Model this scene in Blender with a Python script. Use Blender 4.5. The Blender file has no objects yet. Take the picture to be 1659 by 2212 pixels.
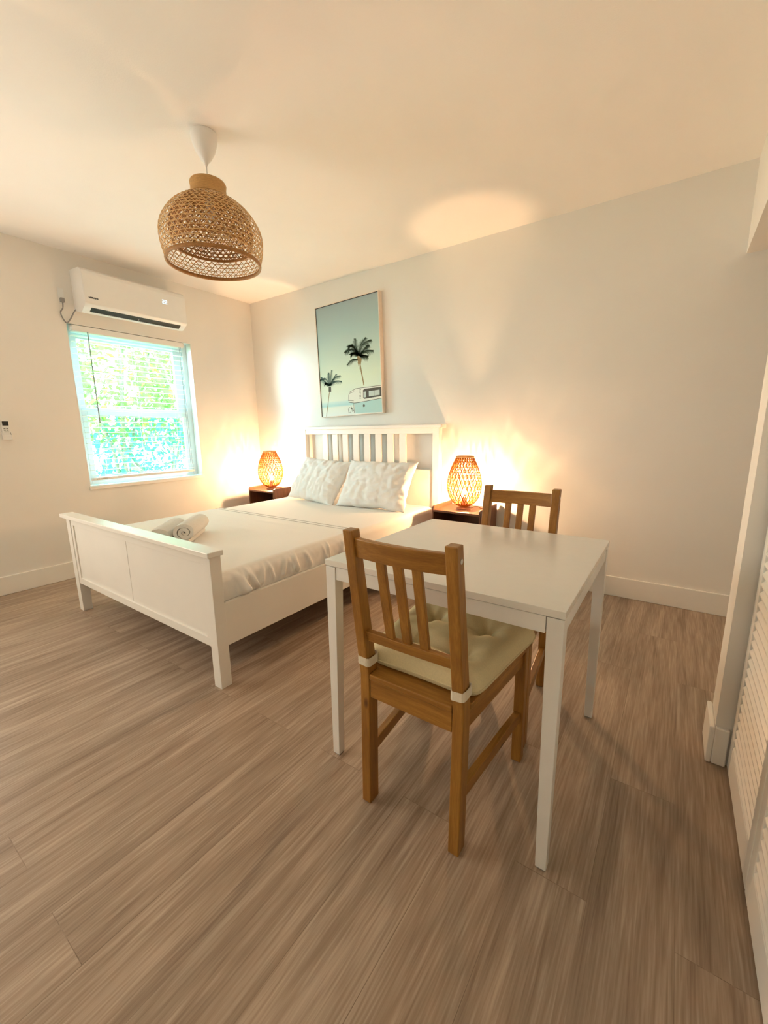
import bpy, bmesh, math, random
from mathutils import Vector, Matrix, noise
PI = math.pi
random.seed(7)
scn = bpy.context.scene
C = scn.collection

# ------------------------------------------------------------------ camera
CAM = Vector((3.9703, -3.1671, 1.1595))
YAW, PITCH, ROLL, FPX = math.radians(-35.045), math.radians(-11.154), math.radians(-0.770), 894.55
f_ = Vector((math.sin(YAW)*math.cos(PITCH), math.cos(YAW)*math.cos(PITCH), math.sin(PITCH)))
r_ = f_.cross(Vector((0, 0, 1))).normalized(); u_ = r_.cross(f_)
r2 = r_*math.cos(ROLL) + u_*math.sin(ROLL); u2 = -r_*math.sin(ROLL) + u_*math.cos(ROLL)
cd = bpy.data.cameras.new('camera'); cam = bpy.data.objects.new('camera', cd); C.objects.link(cam)
cd.sensor_fit = 'HORIZONTAL'; cd.sensor_width = 36; cd.lens = 36*FPX/1659; cd.clip_start = 0.02
m = Matrix((r2, u2, -f_)).transposed().to_4x4(); m.translation = CAM; cam.matrix_world = m
scn.camera = cam

# ------------------------------------------------------------------ light and exposure
scn.view_settings.view_transform = 'Standard'; scn.view_settings.look = 'None'
scn.view_settings.gamma = 1; scn.view_settings.exposure = 0.90; scn.view_settings.use_curve_mapping = False
scn.cycles.max_bounces = 10; scn.cycles.diffuse_bounces = 6; scn.cycles.transparent_max_bounces = 12
scn.cycles.use_denoising = True; scn.cycles.sample_clamp_indirect = 8
SKY_COL, SKY_STR = (0.55, 0.88, 1.0, 1), 10.0
SUN_COL, SUN_STR = (0.55, 0.88, 1.0), 2.7
FILL_COL, FILL_W = (1.0, 0.915, 0.78), 34.0
HALL_W = 0.3
BULB_COL, BULB_STR = (1.0, 0.58, 0.29, 1), 3600.0
w = bpy.data.worlds.new('sky'); scn.world = w; w.use_nodes = True
w.node_tree.nodes['Background'].inputs[0].default_value = SKY_COL
w.node_tree.nodes['Background'].inputs[1].default_value = SKY_STR

def light(name, kind, loc, direction, energy, col, size=None, sizey=None, portal=False, angle=None):
    l = bpy.data.lights.new(name, kind); l.energy = energy; l.color = col[:3]
    o = bpy.data.objects.new(name, l); C.objects.link(o); o.location = loc
    o.rotation_euler = Vector(direction).to_track_quat('-Z', 'Y').to_euler()
    if kind == 'AREA':
        l.shape = 'RECTANGLE'; l.size = size; l.size_y = sizey or size
        if portal: l.cycles.is_portal = True
    if angle: l.angle = angle
    return o
light('sun_light', 'SUN', (-3, -4, 3), (0.48, 0.87, 0.03), SUN_STR, SUN_COL, angle=math.radians(16))
light('window_portal', 'AREA', (-0.16, -1.25, 1.37), (1, 0, 0), 1, (1, 1, 1), 1.3, 1.0, portal=True)
QY0, QY1, QZ0, QZ1, YR = -4.35, -2.85, 0.6, 2.15, -4.75       # made-up unseen window on the left wall, holds the fill light
light('added_fill_light', 'AREA', (0.03, (QY0+QY1)/2, (QZ0+QZ1)/2), (1, 0, 0.3), FILL_W, FILL_COL, QZ1-QZ0, QY1-QY0)  # fill light added to brighten the room from the left
light('hall_fill_light', 'AREA', (4.9, -0.7, 2.36), (0, 0, -1), HALL_W, (1.0, 0.86, 0.6), 0.4)  # weak fill added in the passage, where no lamp is known

# ------------------------------------------------------------------ helpers
def tag(o, label=None, cat=None, group=None, kind=None):
    if label: o['label'] = label
    if cat: o['category'] = cat
    if group: o['group'] = group
    if kind: o['kind'] = kind
    return o
def thing(name, label, cat, loc=(0, 0, 0), rotz=0, group=None):
    o = bpy.data.objects.new(name, None); C.objects.link(o); o.empty_display_size = .05
    o.location = loc; o.rotation_euler = (0, 0, rotz)
    return tag(o, label, cat, group)
def obj(name, bm, mats, parent=None, smooth=False, label=None, bevel=0, loc=None, angle=40):
    me = bpy.data.meshes.new(name); bmesh.ops.recalc_face_normals(bm, faces=bm.faces[:]) if bm.faces else None
    bm.to_mesh(me); bm.free()
    for mt in (mats if isinstance(mats, (list, tuple)) else [mats]): me.materials.append(mt)
    o = bpy.data.objects.new(name, me); C.objects.link(o)
    if parent: o.parent = parent
    if loc: o.location = loc
    if smooth:
        for p in me.polygons: p.use_smooth = True
        if smooth == 'auto': me.set_sharp_from_angle(angle=math.radians(angle))
    if bevel:
        b = o.modifiers.new('bevel', 'BEVEL'); b.width = bevel; b.segments = 2; b.limit_method = 'ANGLE'; b.harden_normals = False
    if label: o['label'] = label
    return o
def box(bm, x0, x1, y0, y1, z0, z1, mi=0, mat=None):
    vs = [bm.verts.new(p) for p in ((x0,y0,z0),(x1,y0,z0),(x1,y1,z0),(x0,y1,z0),(x0,y0,z1),(x1,y0,z1),(x1,y1,z1),(x0,y1,z1))]
    if mat: 
        for v in vs: v.co = mat @ v.co
    for f in ((0,3,2,1),(4,5,6,7),(0,1,5,4),(1,2,6,5),(2,3,7,6),(3,0,4,7)):
        bm.faces.new([vs[i] for i in f]).material_index = mi
    return vs
def B(*args):
    bm = bmesh.new(); box(bm, *args); return bm
def sweep(bm, pts, sect, mi=0, closed_sect=True, caps=True, up=None):
    """section (list of (a,b)) or function(i)->section swept through points"""
    n = len(pts); rings = []; up0 = Vector(up or (0, 0, 1))
    for i, p in enumerate(pts):
        t = (Vector(pts[min(i+1, n-1)]) - Vector(pts[max(i-1, 0)])).normalized()
        uu = up0 if abs(t.dot(up0)) < .98 else Vector((0, 1, 0))
        s = t.cross(uu).normalized(); v = s.cross(t)
        sc = sect(i) if callable(sect) else sect
        rings.append([bm.verts.new(Vector(p) + s*a + v*b) for a, b in sc])
    k = len(rings[0])
    for i in range(n-1):
        for j in range(k if closed_sect else k-1):
            j2 = (j+1) % k
            bm.faces.new((rings[i][j], rings[i][j2], rings[i+1][j2], rings[i+1][j])).material_index = mi
    if caps and closed_sect:
        bm.faces.new(rings[0][::-1]).material_index = mi; bm.faces.new(rings[-1]).material_index = mi
def circ(r, n=10): return [(r*math.cos(2*PI*k/n), r*math.sin(2*PI*k/n)) for k in range(n)]
def tube(bm, pts, r, n=8, mi=0): sweep(bm, pts, circ(r, n), mi)
def lathe(bm, prof, n=40, cx=0, cy=0, mi=0, close=False):
    rings = []
    for r, z in prof:
        rings.append([bm.verts.new((cx + r*math.cos(2*PI*k/n), cy + r*math.sin(2*PI*k/n), z)) for k in range(n)])
    if close: rings.append(rings[0])
    for a, b in zip(rings, rings[1:]):
        for k in range(n):
            k2 = (k+1) % n
            bm.faces.new((a[k], a[k2], b[k2], b[k])).material_index = mi
    if not close:
        if prof[0][0] > 1e-5: bm.faces.new(rings[0])
        if prof[-1][0] > 1e-5: bm.faces.new(rings[-1])
def smoothpath(pts, n=8):
    P = [Vector(p) for p in pts]; out = []
    for i in range(len(P)-1):
        p0, p1, p2, p3 = P[max(i-1, 0)], P[i], P[i+1], P[min(i+2, len(P)-1)]
        for k in range(n):
            t = k/n
            out.append(0.5*((2*p1) + (p2-p0)*t + (2*p0-5*p1+4*p2-p3)*t*t + (3*p1-p0-3*p2+p3)*t**3))
    out.append(P[-1]); return out

# ------------------------------------------------------------------ materials
def mat(name, col, rough=.5, spec=.5, metal=0):
    m = bpy.data.materials.new(name); m.use_nodes = True
    b = m.node_tree.nodes['Principled BSDF']
    b.inputs['Base Color'].default_value = (*col, 1); b.inputs['Roughness'].default_value = rough
    b.inputs['Metallic'].default_value = metal; b.inputs['Specular IOR Level'].default_value = spec
    return m, m.node_tree, b
def N(nt, t, **kw):
    n = nt.nodes.new(t)
    for k, v in kw.items():
        if k in n.inputs: n.inputs[k].default_value = v
        else: setattr(n, k, v)
    return n
def noisy(name, col, rough=.5, scale=40, amt=.06, bump=0, bscale=None, stretch=(1, 1, 1), spec=.5, dist=.002, detail=4):
    m, nt, b = mat(name, col, rough, spec)
    tc = N(nt, 'ShaderNodeTexCoord'); mp = N(nt, 'ShaderNodeMapping'); mp.inputs['Scale'].default_value = stretch
    nt.links.new(tc.outputs['Object'], mp.inputs[0])
    nz = N(nt, 'ShaderNodeTexNoise', Scale=scale, Detail=detail); nt.links.new(mp.outputs[0], nz.inputs['Vector'])
    rp = N(nt, 'ShaderNodeValToRGB'); nt.links.new(nz.outputs[0], rp.inputs[0])
    rp.color_ramp.elements[0].position = .3; rp.color_ramp.elements[1].position = .7
    rp.color_ramp.elements[0].color = (*[c*(1-amt) for c in col], 1); rp.color_ramp.elements[1].color = (*[min(1, c*(1+amt)) for c in col], 1)
    nt.links.new(rp.outputs[0], b.inputs['Base Color'])
    if bump:
        n2 = N(nt, 'ShaderNodeTexNoise', Scale=bscale or scale, Detail=3); nt.links.new(mp.outputs[0], n2.inputs['Vector'])
        bp = N(nt, 'ShaderNodeBump', Strength=bump, Distance=dist); nt.links.new(n2.outputs[0], bp.inputs['Height'])
        nt.links.new(bp.outputs[0], b.inputs['Normal'])
    return m
def wood(name, c0, c1, c2, axis, rough=.4, scale=1.0, knots=True):
    m, nt, b = mat(name, c1, rough)
    st = [14, 14, 14]; st[axis] = 1.1
    tc = N(nt, 'ShaderNodeTexCoord'); mp = N(nt, 'ShaderNodeMapping'); mp.inputs['Scale'].default_value = [s*scale for s in st]
    nt.links.new(tc.outputs['Object'], mp.inputs[0])
    nz = N(nt, 'ShaderNodeTexNoise', Scale=3.2, Detail=5, Distortion=.6); nt.links.new(mp.outputs[0], nz.inputs['Vector'])
    n2 = N(nt, 'ShaderNodeTexNoise', Scale=22, Detail=3); nt.links.new(mp.outputs[0], n2.inputs['Vector'])
    mx = N(nt, 'ShaderNodeMix'); mx.data_type = 'FLOAT'; mx.inputs[0].default_value = .35
    nt.links.new(nz.outputs[0], mx.inputs[2]); nt.links.new(n2.outputs[0], mx.inputs[3])
    rp = N(nt, 'ShaderNodeValToRGB'); nt.links.new(mx.outputs[0], rp.inputs[0])
    e = rp.color_ramp.elements; e[0].position = .32; e[0].color = (*c0, 1); e[1].position = .68; e[1].color = (*c2, 1)
    k = e.new(.5); k.color = (*c1, 1)
    out = rp.outputs[0]
    if knots:
        mk = N(nt, 'ShaderNodeMapping'); s2 = [16, 16, 16]; s2[axis] = 7; mk.inputs['Scale'].default_value = s2; mk.inputs['Location'].default_value = (.37, .2, .61)
        nt.links.new(tc.outputs['Object'], mk.inputs[0])
        vo = N(nt, 'ShaderNodeTexVoronoi', Scale=.55); nt.links.new(mk.outputs[0], vo.inputs['Vector'])
        r3 = N(nt, 'ShaderNodeValToRGB'); nt.links.new(vo.outputs['Distance'], r3.inputs[0])
        r3.color_ramp.elements[0].position = .05; r3.color_ramp.elements[0].color = (.18, .1, .06, 1)
        r3.color_ramp.elements[1].position = .10; r3.color_ramp.elements[1].color = (1, 1, 1, 1)
        mm = N(nt, 'ShaderNodeMix'); mm.data_type = 'RGBA'; mm.blend_type = 'MULTIPLY'; mm.inputs[0].default_value = 1
        nt.links.new(out, mm.inputs[6]); nt.links.new(r3.outputs[0], mm.inputs[7]); out = mm.outputs[2]
    nt.links.new(out, b.inputs['Base Color'])
    bp = N(nt, 'ShaderNodeBump', Strength=.15, Distance=.0006); nt.links.new(mx.outputs[0], bp.inputs['Height']); nt.links.new(bp.outputs[0], b.inputs['Normal'])
    return m
def emit(name, col, s):
    m = bpy.data.materials.new(name); m.use_nodes = True; nt = m.node_tree; nt.nodes.clear()
    e = N(nt, 'ShaderNodeEmission'); e.inputs[0].default_value = col; e.inputs[1].default_value = s
    o = N(nt, 'ShaderNodeOutputMaterial'); nt.links.new(e.outputs[0], o.inputs[0]); return m

M_wall = noisy('wall_paint', (.80, .78, .735), .6, 3, .012, .25, 130, dist=.0012)
M_ceil = noisy('ceiling_paint', (.90, .875, .84), .7, 3, .01, .3, 160, dist=.0012)
M_trim = noisy('trim_paint', (.84, .82, .77), .35, 5, .01)
M_bed = noisy('bed_paint', (.83, .81, .76), .32, 6, .015, .1, 60)
M_table = noisy('table_laminate', (.80, .79, .75), .20, 30, .01, .05, 200)
M_tleg = noisy('table_leg_paint', (.82, .81, .78), .33, 30, .01)
M_white = noisy('white_plastic', (.82, .82, .80), .3, 20, .01)
M_frame = noisy('vinyl_frame', (.72, .80, .84), .35, 20, .01)
M_dark = mat('vent_shade', (.012, .018, .014), .6)[0]
M_black = mat('black_plastic', (.02, .02, .02), .4)[0]
M_grey = mat('grey_plastic', (.25, .25, .25), .5)[0]
M_metal = mat('steel', (.6, .58, .55), .3, metal=1)[0]
CH = ((.22, .092, .014), (.31, .140, .022), (.42, .21, .038))
M_wx, M_wy, M_wz = [wood('stained_pine_'+a, *CH, i, .38) for i, a in enumerate(('across', 'along', 'upright'))]
NS = ((.085, .030, .014), (.125, .046, .021), (.17, .066, .030))
M_nsx = wood('walnut_across', *NS, 0, .35, knots=False); M_nsy = wood('walnut_along', *NS, 1, .35, knots=False); M_nsz = wood('walnut_upright', *NS, 2, .35, knots=False)
M_edge = noisy('plywood_edge', (.55, .36, .2), .5, 60, .1)
M_sheet = noisy('cotton_sheet', (.84, .83, .80), .8, 300, .02, .25, 700, spec=.15, dist=.0006)
M_pillow = noisy('cotton_pillowcase', (.82, .83, .82), .8, 200, .02, .3, 38, spec=.15, dist=.004)
M_seam = mat('grey_stitching', (.38, .36, .34), .8)[0]
M_towel = noisy('terry_cotton', (.83, .82, .78), .95, 200, .05, 1.0, 420, spec=.05, dist=.004)
M_cush = noisy('beige_canvas', (.70, .62, .39), .85, 250, .05, .3, 600, spec=.1, dist=.0008)
M_strap = noisy('cream_webbing', (.74, .68, .55), .85, 250, .04, spec=.1)
M_rattan = noisy('natural_bamboo', (.68, .43, .18), .5, 90, .22)
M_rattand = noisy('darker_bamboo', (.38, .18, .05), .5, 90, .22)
def lampstrip():
    m, nt, b = mat('lit_bamboo', (.42, .15, .018), .6, .2)
    tr = N(nt, 'ShaderNodeBsdfTranslucent'); tr.inputs[0].default_value = (.22, .075, .006, 1)
    mx = N(nt, 'ShaderNodeMixShader'); mx.inputs[0].default_value = .5
    o = nt.nodes['Material Output']; nt.links.new(b.outputs[0], mx.inputs[1]); nt.links.new(tr.outputs[0], mx.inputs[2]); nt.links.new(mx.outputs[0], o.inputs[0])
    return m
M_lampstrip = lampstrip()
M_bulb = emit('glowing_bulb', BULB_COL, BULB_STR)
M_led = emit('led_digits', (.55, .8, 1, 1), 1.1)
M_lamptop = noisy('bamboo_rim', (.62, .30, .09), .5, 90, .15)

def floor_mat():
    m, nt, b = mat('vinyl_planks', (.35, .25, .18), .42, .4)
    tc = N(nt, 'ShaderNodeTexCoord')
    mp = N(nt, 'ShaderNodeMapping'); mp.inputs['Rotation'].default_value = (0, 0, PI/2); mp.inputs['Location'].default_value = (.23, .06, 0)
    nt.links.new(tc.outputs['Object'], mp.inputs[0])
    br = N(nt, 'ShaderNodeTexBrick', Scale=1.0); br.offset = .37; br.offset_frequency = 2
    br.inputs['Brick Width'].default_value = 1.22; br.inputs['Row Height'].default_value = .18; br.inputs['Mortar Size'].default_value = .0009
    br.inputs['Mortar Smooth'].default_value = .1
    br.inputs['Color1'].default_value = (.90, .90, .90, 1); br.inputs['Color2'].default_value = (1.0, 1.0, 1.0, 1); br.inputs['Mortar'].default_value = (.68, .66, .64, 1)
    nt.links.new(mp.outputs[0], br.inputs['Vector'])
    # grain runs along y; shifted per plank through the brick tint
    sh = N(nt, 'ShaderNodeVectorMath'); sh.operation = 'MULTIPLY'; sh.inputs[1].default_value = (7, 23, 11); nt.links.new(br.outputs['Color'], sh.inputs[0])
    ad = N(nt, 'ShaderNodeVectorMath'); ad.operation = 'ADD'; nt.links.new(tc.outputs['Object'], ad.inputs[0]); nt.links.new(sh.outputs[0], ad.inputs[1])
    g = N(nt, 'ShaderNodeMapping'); g.inputs['Scale'].default_value = (12, .8, 1); nt.links.new(ad.outputs[0], g.inputs[0])
    n1 = N(nt, 'ShaderNodeTexNoise', Scale=1.6, Detail=6, Distortion=.9); nt.links.new(g.outputs[0], n1.inputs['Vector'])
    g2 = N(nt, 'ShaderNodeMapping'); g2.inputs['Scale'].default_value = (150, 5, 1); nt.links.new(ad.outputs[0], g2.inputs[0])
    n2 = N(nt, 'ShaderNodeTexNoise', Scale=1.2, Detail=4, Distortion=.4); nt.links.new(g2.outputs[0], n2.inputs['Vector'])
    mx = N(nt, 'ShaderNodeMix'); mx.data_type = 'FLOAT'; mx.inputs[0].default_value = .45; nt.links.new(n1.outputs[0], mx.inputs[2]); nt.links.new(n2.outputs[0], mx.inputs[3])
    rp = N(nt, 'ShaderNodeValToRGB'); nt.links.new(mx.outputs[0], rp.inputs[0]); e = rp.color_ramp.elements
    e[0].position = .34; e[0].color = (.235, .165, .118, 1); e[1].position = .66; e[1].color = (.53, .425, .335, 1)
    k = e.new(.5); k.color = (.37, .28, .208, 1)
    mm = N(nt, 'ShaderNodeMix'); mm.data_type = 'RGBA'; mm.blend_type = 'MULTIPLY'; mm.inputs[0].default_value = 1
    nt.links.new(rp.outputs[0], mm.inputs[6]); nt.links.new(br.outputs['Color'], mm.inputs[7]); nt.links.new(mm.outputs[2], b.inputs['Base Color'])
    bp = N(nt, 'ShaderNodeBump', Strength=.12, Distance=.001); nt.links.new(mx.outputs[0], bp.inputs['Height']); nt.links.new(bp.outputs[0], b.inputs['Normal'])
    return m
M_floor = floor_mat()

# ------------------------------------------------------------------ room shell
H, XR, XE = 2.532, 4.178, 5.6
def struct(name, bm, m, parent=None, **k):
    o = obj(name, bm, m, parent, **k)
    if not parent: o['kind'] = 'structure'
    return o
WY0, WY1, WZ0, WZ1 = -1.757, -0.745, 0.715, 2.008     # left window opening
struct('floor', B(-.15, XE, YR-.12, .12, -.06, 0), M_floor)
struct('ceiling', B(-.15, XE, YR-.12, .12, H, H+.08), M_ceil)
struct('wall_back', B(-.15, XE, 0, .12, 0, H), M_wall)
bm = bmesh.new()
box(bm, -.15, 0, QY1, WY0, 0, H); box(bm, -.15, 0, YR, QY0, 0, H); box(bm, -.15, 0, QY0, QY1, 0, QZ0); box(bm, -.15, 0, QY0, QY1, QZ1, H); box(bm, -.15, 0, WY1, 0, 0, H); box(bm, -.15, 0, WY0, WY1, 0, WZ0); box(bm, -.15, 0, WY0, WY1, WZ1, H)
struct('wall_left', bm, M_wall)
bm = B(-.15, XE, YR-.12, YR, 0, H)
struct('wall_rear', bm, M_wall)
HZ = 2.076
CY0, CY1 = -1.476, -3.38      # closet opening
bm = bmesh.new()
box(bm, XR, XR+.115, YR, 0, HZ, H)                      # header running over passage and closet
box(bm, XR, XR+.115, CY0, -1.336, 0, HZ)                # pier between passage and closet
box(bm, XR, XR+.115, YR, CY1, 0, HZ)
struct('wall_right', bm, M_wall)
bm = bmesh.new()
box(bm, XE-.06, XE, YR, 0, 0, H); box(bm, XR+.115, XE-.06, -1.42, -1.336, 0, H); box(bm, XR+.115, XE-.06, -1.336, 0, 2.40, 2.46)
box(bm, XR+.7, XR+.76, YR, -1.42, 0, H)
struct('wall_passage', bm, M_wall)
# baseboards
def bboard(name, x0, x1, y0, y1, h=.14):
    struct(name, B(x0, x1, y0, y1, 0, h), M_trim, bevel=.004)
bboard('baseboard_back', 0.0, XE-.06, -.014, 0)
bboard('baseboard_left', 0, .014, YR, -.014)
bboard('baseboard_rear', .014, XR, YR, YR+.014)
bm = bmesh.new(); box(bm, XR-.016, XR, CY0-.016, -1.336+.014, 0, .14); box(bm, XR, XR+.04, CY0-.016, CY0, 0, .14)
struct('baseboard_right', bm, M_trim, bevel=.004)
struct('baseboard_closet', B(XR-.016, XR, YR+.014, CY1, 0, .14), M_trim, bevel=.004)

# left window: vinyl single-hung, set back in the wall
win = bpy.data.objects.new('window_1', None); C.objects.link(win); win['kind'] = 'structure'; win.location = (-.1, (WY0+WY1)/2, WZ0)
def wpart(name, bm, m, parent=win, **k):
    bm.transform(Matrix.Translation(-win.location)); return obj(name, bm, m, parent, **k)
XO = -.145
bm = bmesh.new()
def bar(bm, y0, y1, z0, z1, x0=-.145, x1=-.085): box(bm, x0, x1, y0, y1, z0, z1)
bar(bm, WY0, WY0+.045, WZ0+.02, WZ1); bar(bm, WY1-.045, WY1, WZ0+.02, WZ1); bar(bm, WY0+.045, WY1-.045, WZ1-.045, WZ1); bar(bm, WY0+.045, WY1-.045, WZ0+.02, WZ0+.05)
wpart('window_frame', bm, M_frame, bevel=.003)
bm = bmesh.new()
y0, y1 = WY0+.045, WY1-.045
for a in ((y0, y0+.045, 1.345, WZ1-.045), (y1-.08, y1, 1.345, WZ1-.045), (y0+.045, y1-.08, WZ1-.085, WZ1-.045), (y0+.045, y1-.08, 1.345, 1.38)): bar(bm, *a, x0=-.14, x1=-.11)
wpart('upper_sash', bm, M_frame, bevel=.003)
bm = bmesh.new()
for a in ((y0, y0+.04, WZ0+.05, 1.37), (y1-.055, y1, WZ0+.05, 1.37), (y0+.04, y1-.055, 1.315, 1.37), (y0+.04, y1-.055, WZ0+.05, WZ0+.085)): bar(bm, *a, x0=-.108, x1=-.085)
wpart('lower_sash', bm, M_frame, bevel=.003)
gm, gnt, gb = mat('window_glass', (1, 1, 1), .0); gnt.nodes.clear()
g1 = N(gnt, 'ShaderNodeBsdfTransparent'); g1.inputs[0].default_value = (.93, .97, .96, 1); g2 = N(gnt, 'ShaderNodeBsdfGlossy'); g2.inputs['Roughness'].default_value = .02
g3 = N(gnt, 'ShaderNodeMixShader'); g3.inputs[0].default_value = .05; g4 = N(gnt, 'ShaderNodeOutputMaterial')
gnt.links.new(g1.outputs[0], g3.inputs[1]); gnt.links.new(g2.outputs[0], g3.inputs[2]); gnt.links.new(g3.outputs[0], g4.inputs[0])
wpart('pane', B(-.127, -.123, y0+.0455, y1-.0805, 1.3805, WZ1-.0855), gm); wpart('pane', B(-.099, -.095, y0+.0405, y1-.0555, WZ0+.0855, 1.3145), gm)
wpart('window_sill', B(-.085, .012, WY0-.012, WY1+.012, WZ0-.012, WZ0+.018), M_trim, bevel=.004)
# window added out of frame, made up to carry the fill light
added_win = bpy.data.objects.new('added_window', None); C.objects.link(added_win); added_win['kind'] = 'structure'; added_win.location = (0, (QY0+QY1)/2, QZ0)
bm = bmesh.new()
for a in ((QY0-.05, QY0, QZ0, QZ1), (QY1, QY1+.05, QZ0, QZ1), (QY0-.05, QY1+.05, QZ1, QZ1+.05), (QY0-.05, QY1+.05, QZ0-.05, QZ0)):
    box(bm, 0, .02, *a)
bm.transform(Matrix.Translation(-added_win.location)); obj('window_frame', bm, M_trim, added_win)
bm = B(-.05, -.03, QY0, QY1, QZ0, QZ1); bm.transform(Matrix.Translation(-added_win.location)); obj('fill_back_panel', bm, M_white, added_win)  # opaque panel added behind the fill light

# closet: louvered bifold leaves
def closet_leaf(name, ya, yb):
    d = bpy.data.objects.new(name, None); C.objects.link(d); d['kind'] = 'structure'; d.location = (4.222, (ya+yb)/2, 0)
    L = abs(yb-ya)/2; x0, x1 = 0, .028; zb, zt = .012, 2.05
    bm = bmesh.new()
    box(bm, x0, x1, -L, -L+.045, zb, zt); box(bm, x0, x1, L-.045, L, zb, zt)
    for z0, z1 in ((zb, .11), (.97, 1.05), (zt-.08, zt)): box(bm, x0, x1, -L+.045, L-.045, z0, z1)
    obj('leaf_frame', bm, M_trim, d, bevel=.003)
    bm = bmesh.new()
    for z0, z1 in ((.11, .97), (1.05, zt-.08)):
        n = int(round((z1-z0)/.0315)); s = (z1-z0)/n
        for i in range(n):
            z = z0 + s*i
            vs = [(x0+.001, z), (x0+.001, z+.005), (x1-.002, z+s+.007), (x1-.002, z+s+.002)]
            a = [bm.verts.new((x, -L+.044, zz)) for x, zz in vs]; b = [bm.verts.new((x, L-.044, zz)) for x, zz in vs]
            for k in range(4): bm.faces.new((a[k], a[(k+1) % 4], b[(k+1) % 4], b[k]))
    obj('louvers', bm, M_trim, d)
closet_leaf('door_1', CY0-.018, -1.968); closet_leaf('door_2', -1.972, -2.445); closet_leaf('door_3', -2.449, -2.912); closet_leaf('door_4', -2.916, -3.37)

# ------------------------------------------------------------------ outside: bushes beyond the window
def leafmat(name, c1, c2):
    m, nt, b = mat(name, c1, .5)
    gi = N(nt, 'ShaderNodeNewGeometry'); rp = N(nt, 'ShaderNodeValToRGB'); nt.links.new(gi.outputs['Random Per Island'], rp.inputs[0])
    rp.color_ramp.elements[0].color = (*c1, 1); rp.color_ramp.elements[1].color = (*c2, 1); k = rp.color_ramp.elements.new(.8); k.color = (c1[0]*1.1, c1[1]*1.2, c1[2], 1)
    nt.links.new(rp.outputs[0], b.inputs['Base Color'])
    tr = N(nt, 'ShaderNodeBsdfTranslucent'); nt.links.new(rp.outputs[0], tr.inputs[0])
    mx = N(nt, 'ShaderNodeMixShader'); mx.inputs[0].default_value = .5; o = nt.nodes['Material Output']
    nt.links.new(b.outputs[0], mx.inputs[1]); nt.links.new(tr.outputs[0], mx.inputs[2]); nt.links.new(mx.outputs[0], o.inputs[0])
    return m
M_leafa = leafmat('yellow_green_leaf', (.22, .40, .09), (.85, .58, .08)); M_leafb = leafmat('blue_green_leaf', (.07, .33, .22), (.34, .50, .14))
M_bark = noisy('bark', (.25, .2, .15), .9, 30, .3)
M_lawn = noisy('lawn_green', (.25, .4, .15), .9, 20, .3)
struct('ground', B(-9, -.15, -6, 5, -.1, -.02), M_lawn)
def bush(name, label, cx, cy, cz, rx, ry, rz, n, mt, sz, seed):
    rd = random.Random(seed)
    t = thing(name, label, 'shrub', (cx, cy, -.02))
    bm = bmesh.new()
    for _ in range(n):
        while True:
            p = Vector((rd.uniform(-1, 1), rd.uniform(-1, 1), rd.uniform(-1, 1)))
            if .35 < p.length < 1: break
        p = Vector((p.x*rx, p.y*ry, cz + p.z*rz))
        l = sz*rd.uniform(.6, 1.4); wd = l*.36
        R = Matrix.Rotation(rd.uniform(0, 2*PI), 3, 'Z') @ Matrix.Rotation(rd.uniform(-1.2, 1.2), 3, 'X') @ Matrix.Rotation(rd.uniform(-1.3, 1.3), 3, 'Y')
        q = [bm.verts.new(p + R @ Vector(v)) for v in ((0, -l/2, 0), (wd/2, -l*.1, .01), (wd*.35, l*.28, 0), (0, l/2, -.012), (-wd*.35, l*.28, 0), (-wd/2, -l*.1, .01))]
        bm.faces.new(q)
    obj('foliage', bm, mt, t)
    bm = bmesh.new()
    for k in range(5):
        a = 2*PI*k/5; tube(bm, [(0, 0, 0), (.1*math.cos(a), .1*math.sin(a), cz*.5), (rx*.6*math.cos(a), ry*.6*math.sin(a), cz+rz*.4)], .02, 6)
    obj('branches', bm, M_bark, t)
bush('leafy_shrub', 'yellow-green leafy shrub filling the upper left of the window view', -1.75, -.75, 1.95, .55, .85, .95, 1700, M_leafa, .12, 1)
bush('leafy_shrub', 'darker green leafy shrub filling the lower half of the window view', -1.6, -.30, .75, .5, 1.1, .75, 1700, M_leafb, .10, 2)
bush('leafy_shrub', 'bright green leafy shrub at the right of the window view, behind the lower one', -2.0, .35, 1.75, .6, .7, .9, 1300, M_leafa, .11, 3)

# ------------------------------------------------------------------ window blind
bl = thing('window_blind', 'white horizontal slat blind, lowered with open slats, inside the window recess', 'blind', (-.03, -1.265, .78))
def bpart(name, bm, m, parent=bl, **k):
    bm.transform(Matrix.Translation(-bl.location)); return obj(name, bm, m, parent, **k)
by0, by1 = -1.735, -.815
bpart('headrail', B(-.062, .004, by0+.01, by1, 1.958, 2.004), M_white, bevel=.004)
bm = bmesh.new(); sweep(bm, [(-.028, by0-.004, 1.981), (-.028, by0+.012, 1.981)], [(a*1.5, b) for a, b in circ(.022, 12)]); bpart('end_cap', bm, M_frame)
bm = bmesh.new(); z = 1.93; ns = 0
while z > .81:
    a = .04
    vs = []
    for yy in (by0+.006, by1-.006):
        vs.append([bm.verts.new(p) for p in ((-.055, yy, z-.002), (-.030, yy, z+.0012), (-.005, yy, z-.001), (-.005, yy, z-.0022), (-.030, yy, z), (-.055, yy, z-.0034))])
    for k in range(6): bm.faces.new((vs[0][k], vs[0][(k+1) % 6], vs[1][(k+1) % 6], vs[1][k]))
    bm.faces.new(vs[0]); bm.faces.new(vs[1]); z -= .0445; ns += 1
slatob = bpart('slats', bm, M_white)
bpart('bottom_rail', B(-.056, -.004, by0+.004, by1-.004, .778, .799), M_white, bevel=.003)
bm = bmesh.new()
for yy in (by0+.12, (by0+by1)/2, by1-.12):
    for xx in (-.056, -.004): tube(bm, [(xx, yy, .79), (xx, yy, 1.96)], .0008, 5)
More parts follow.
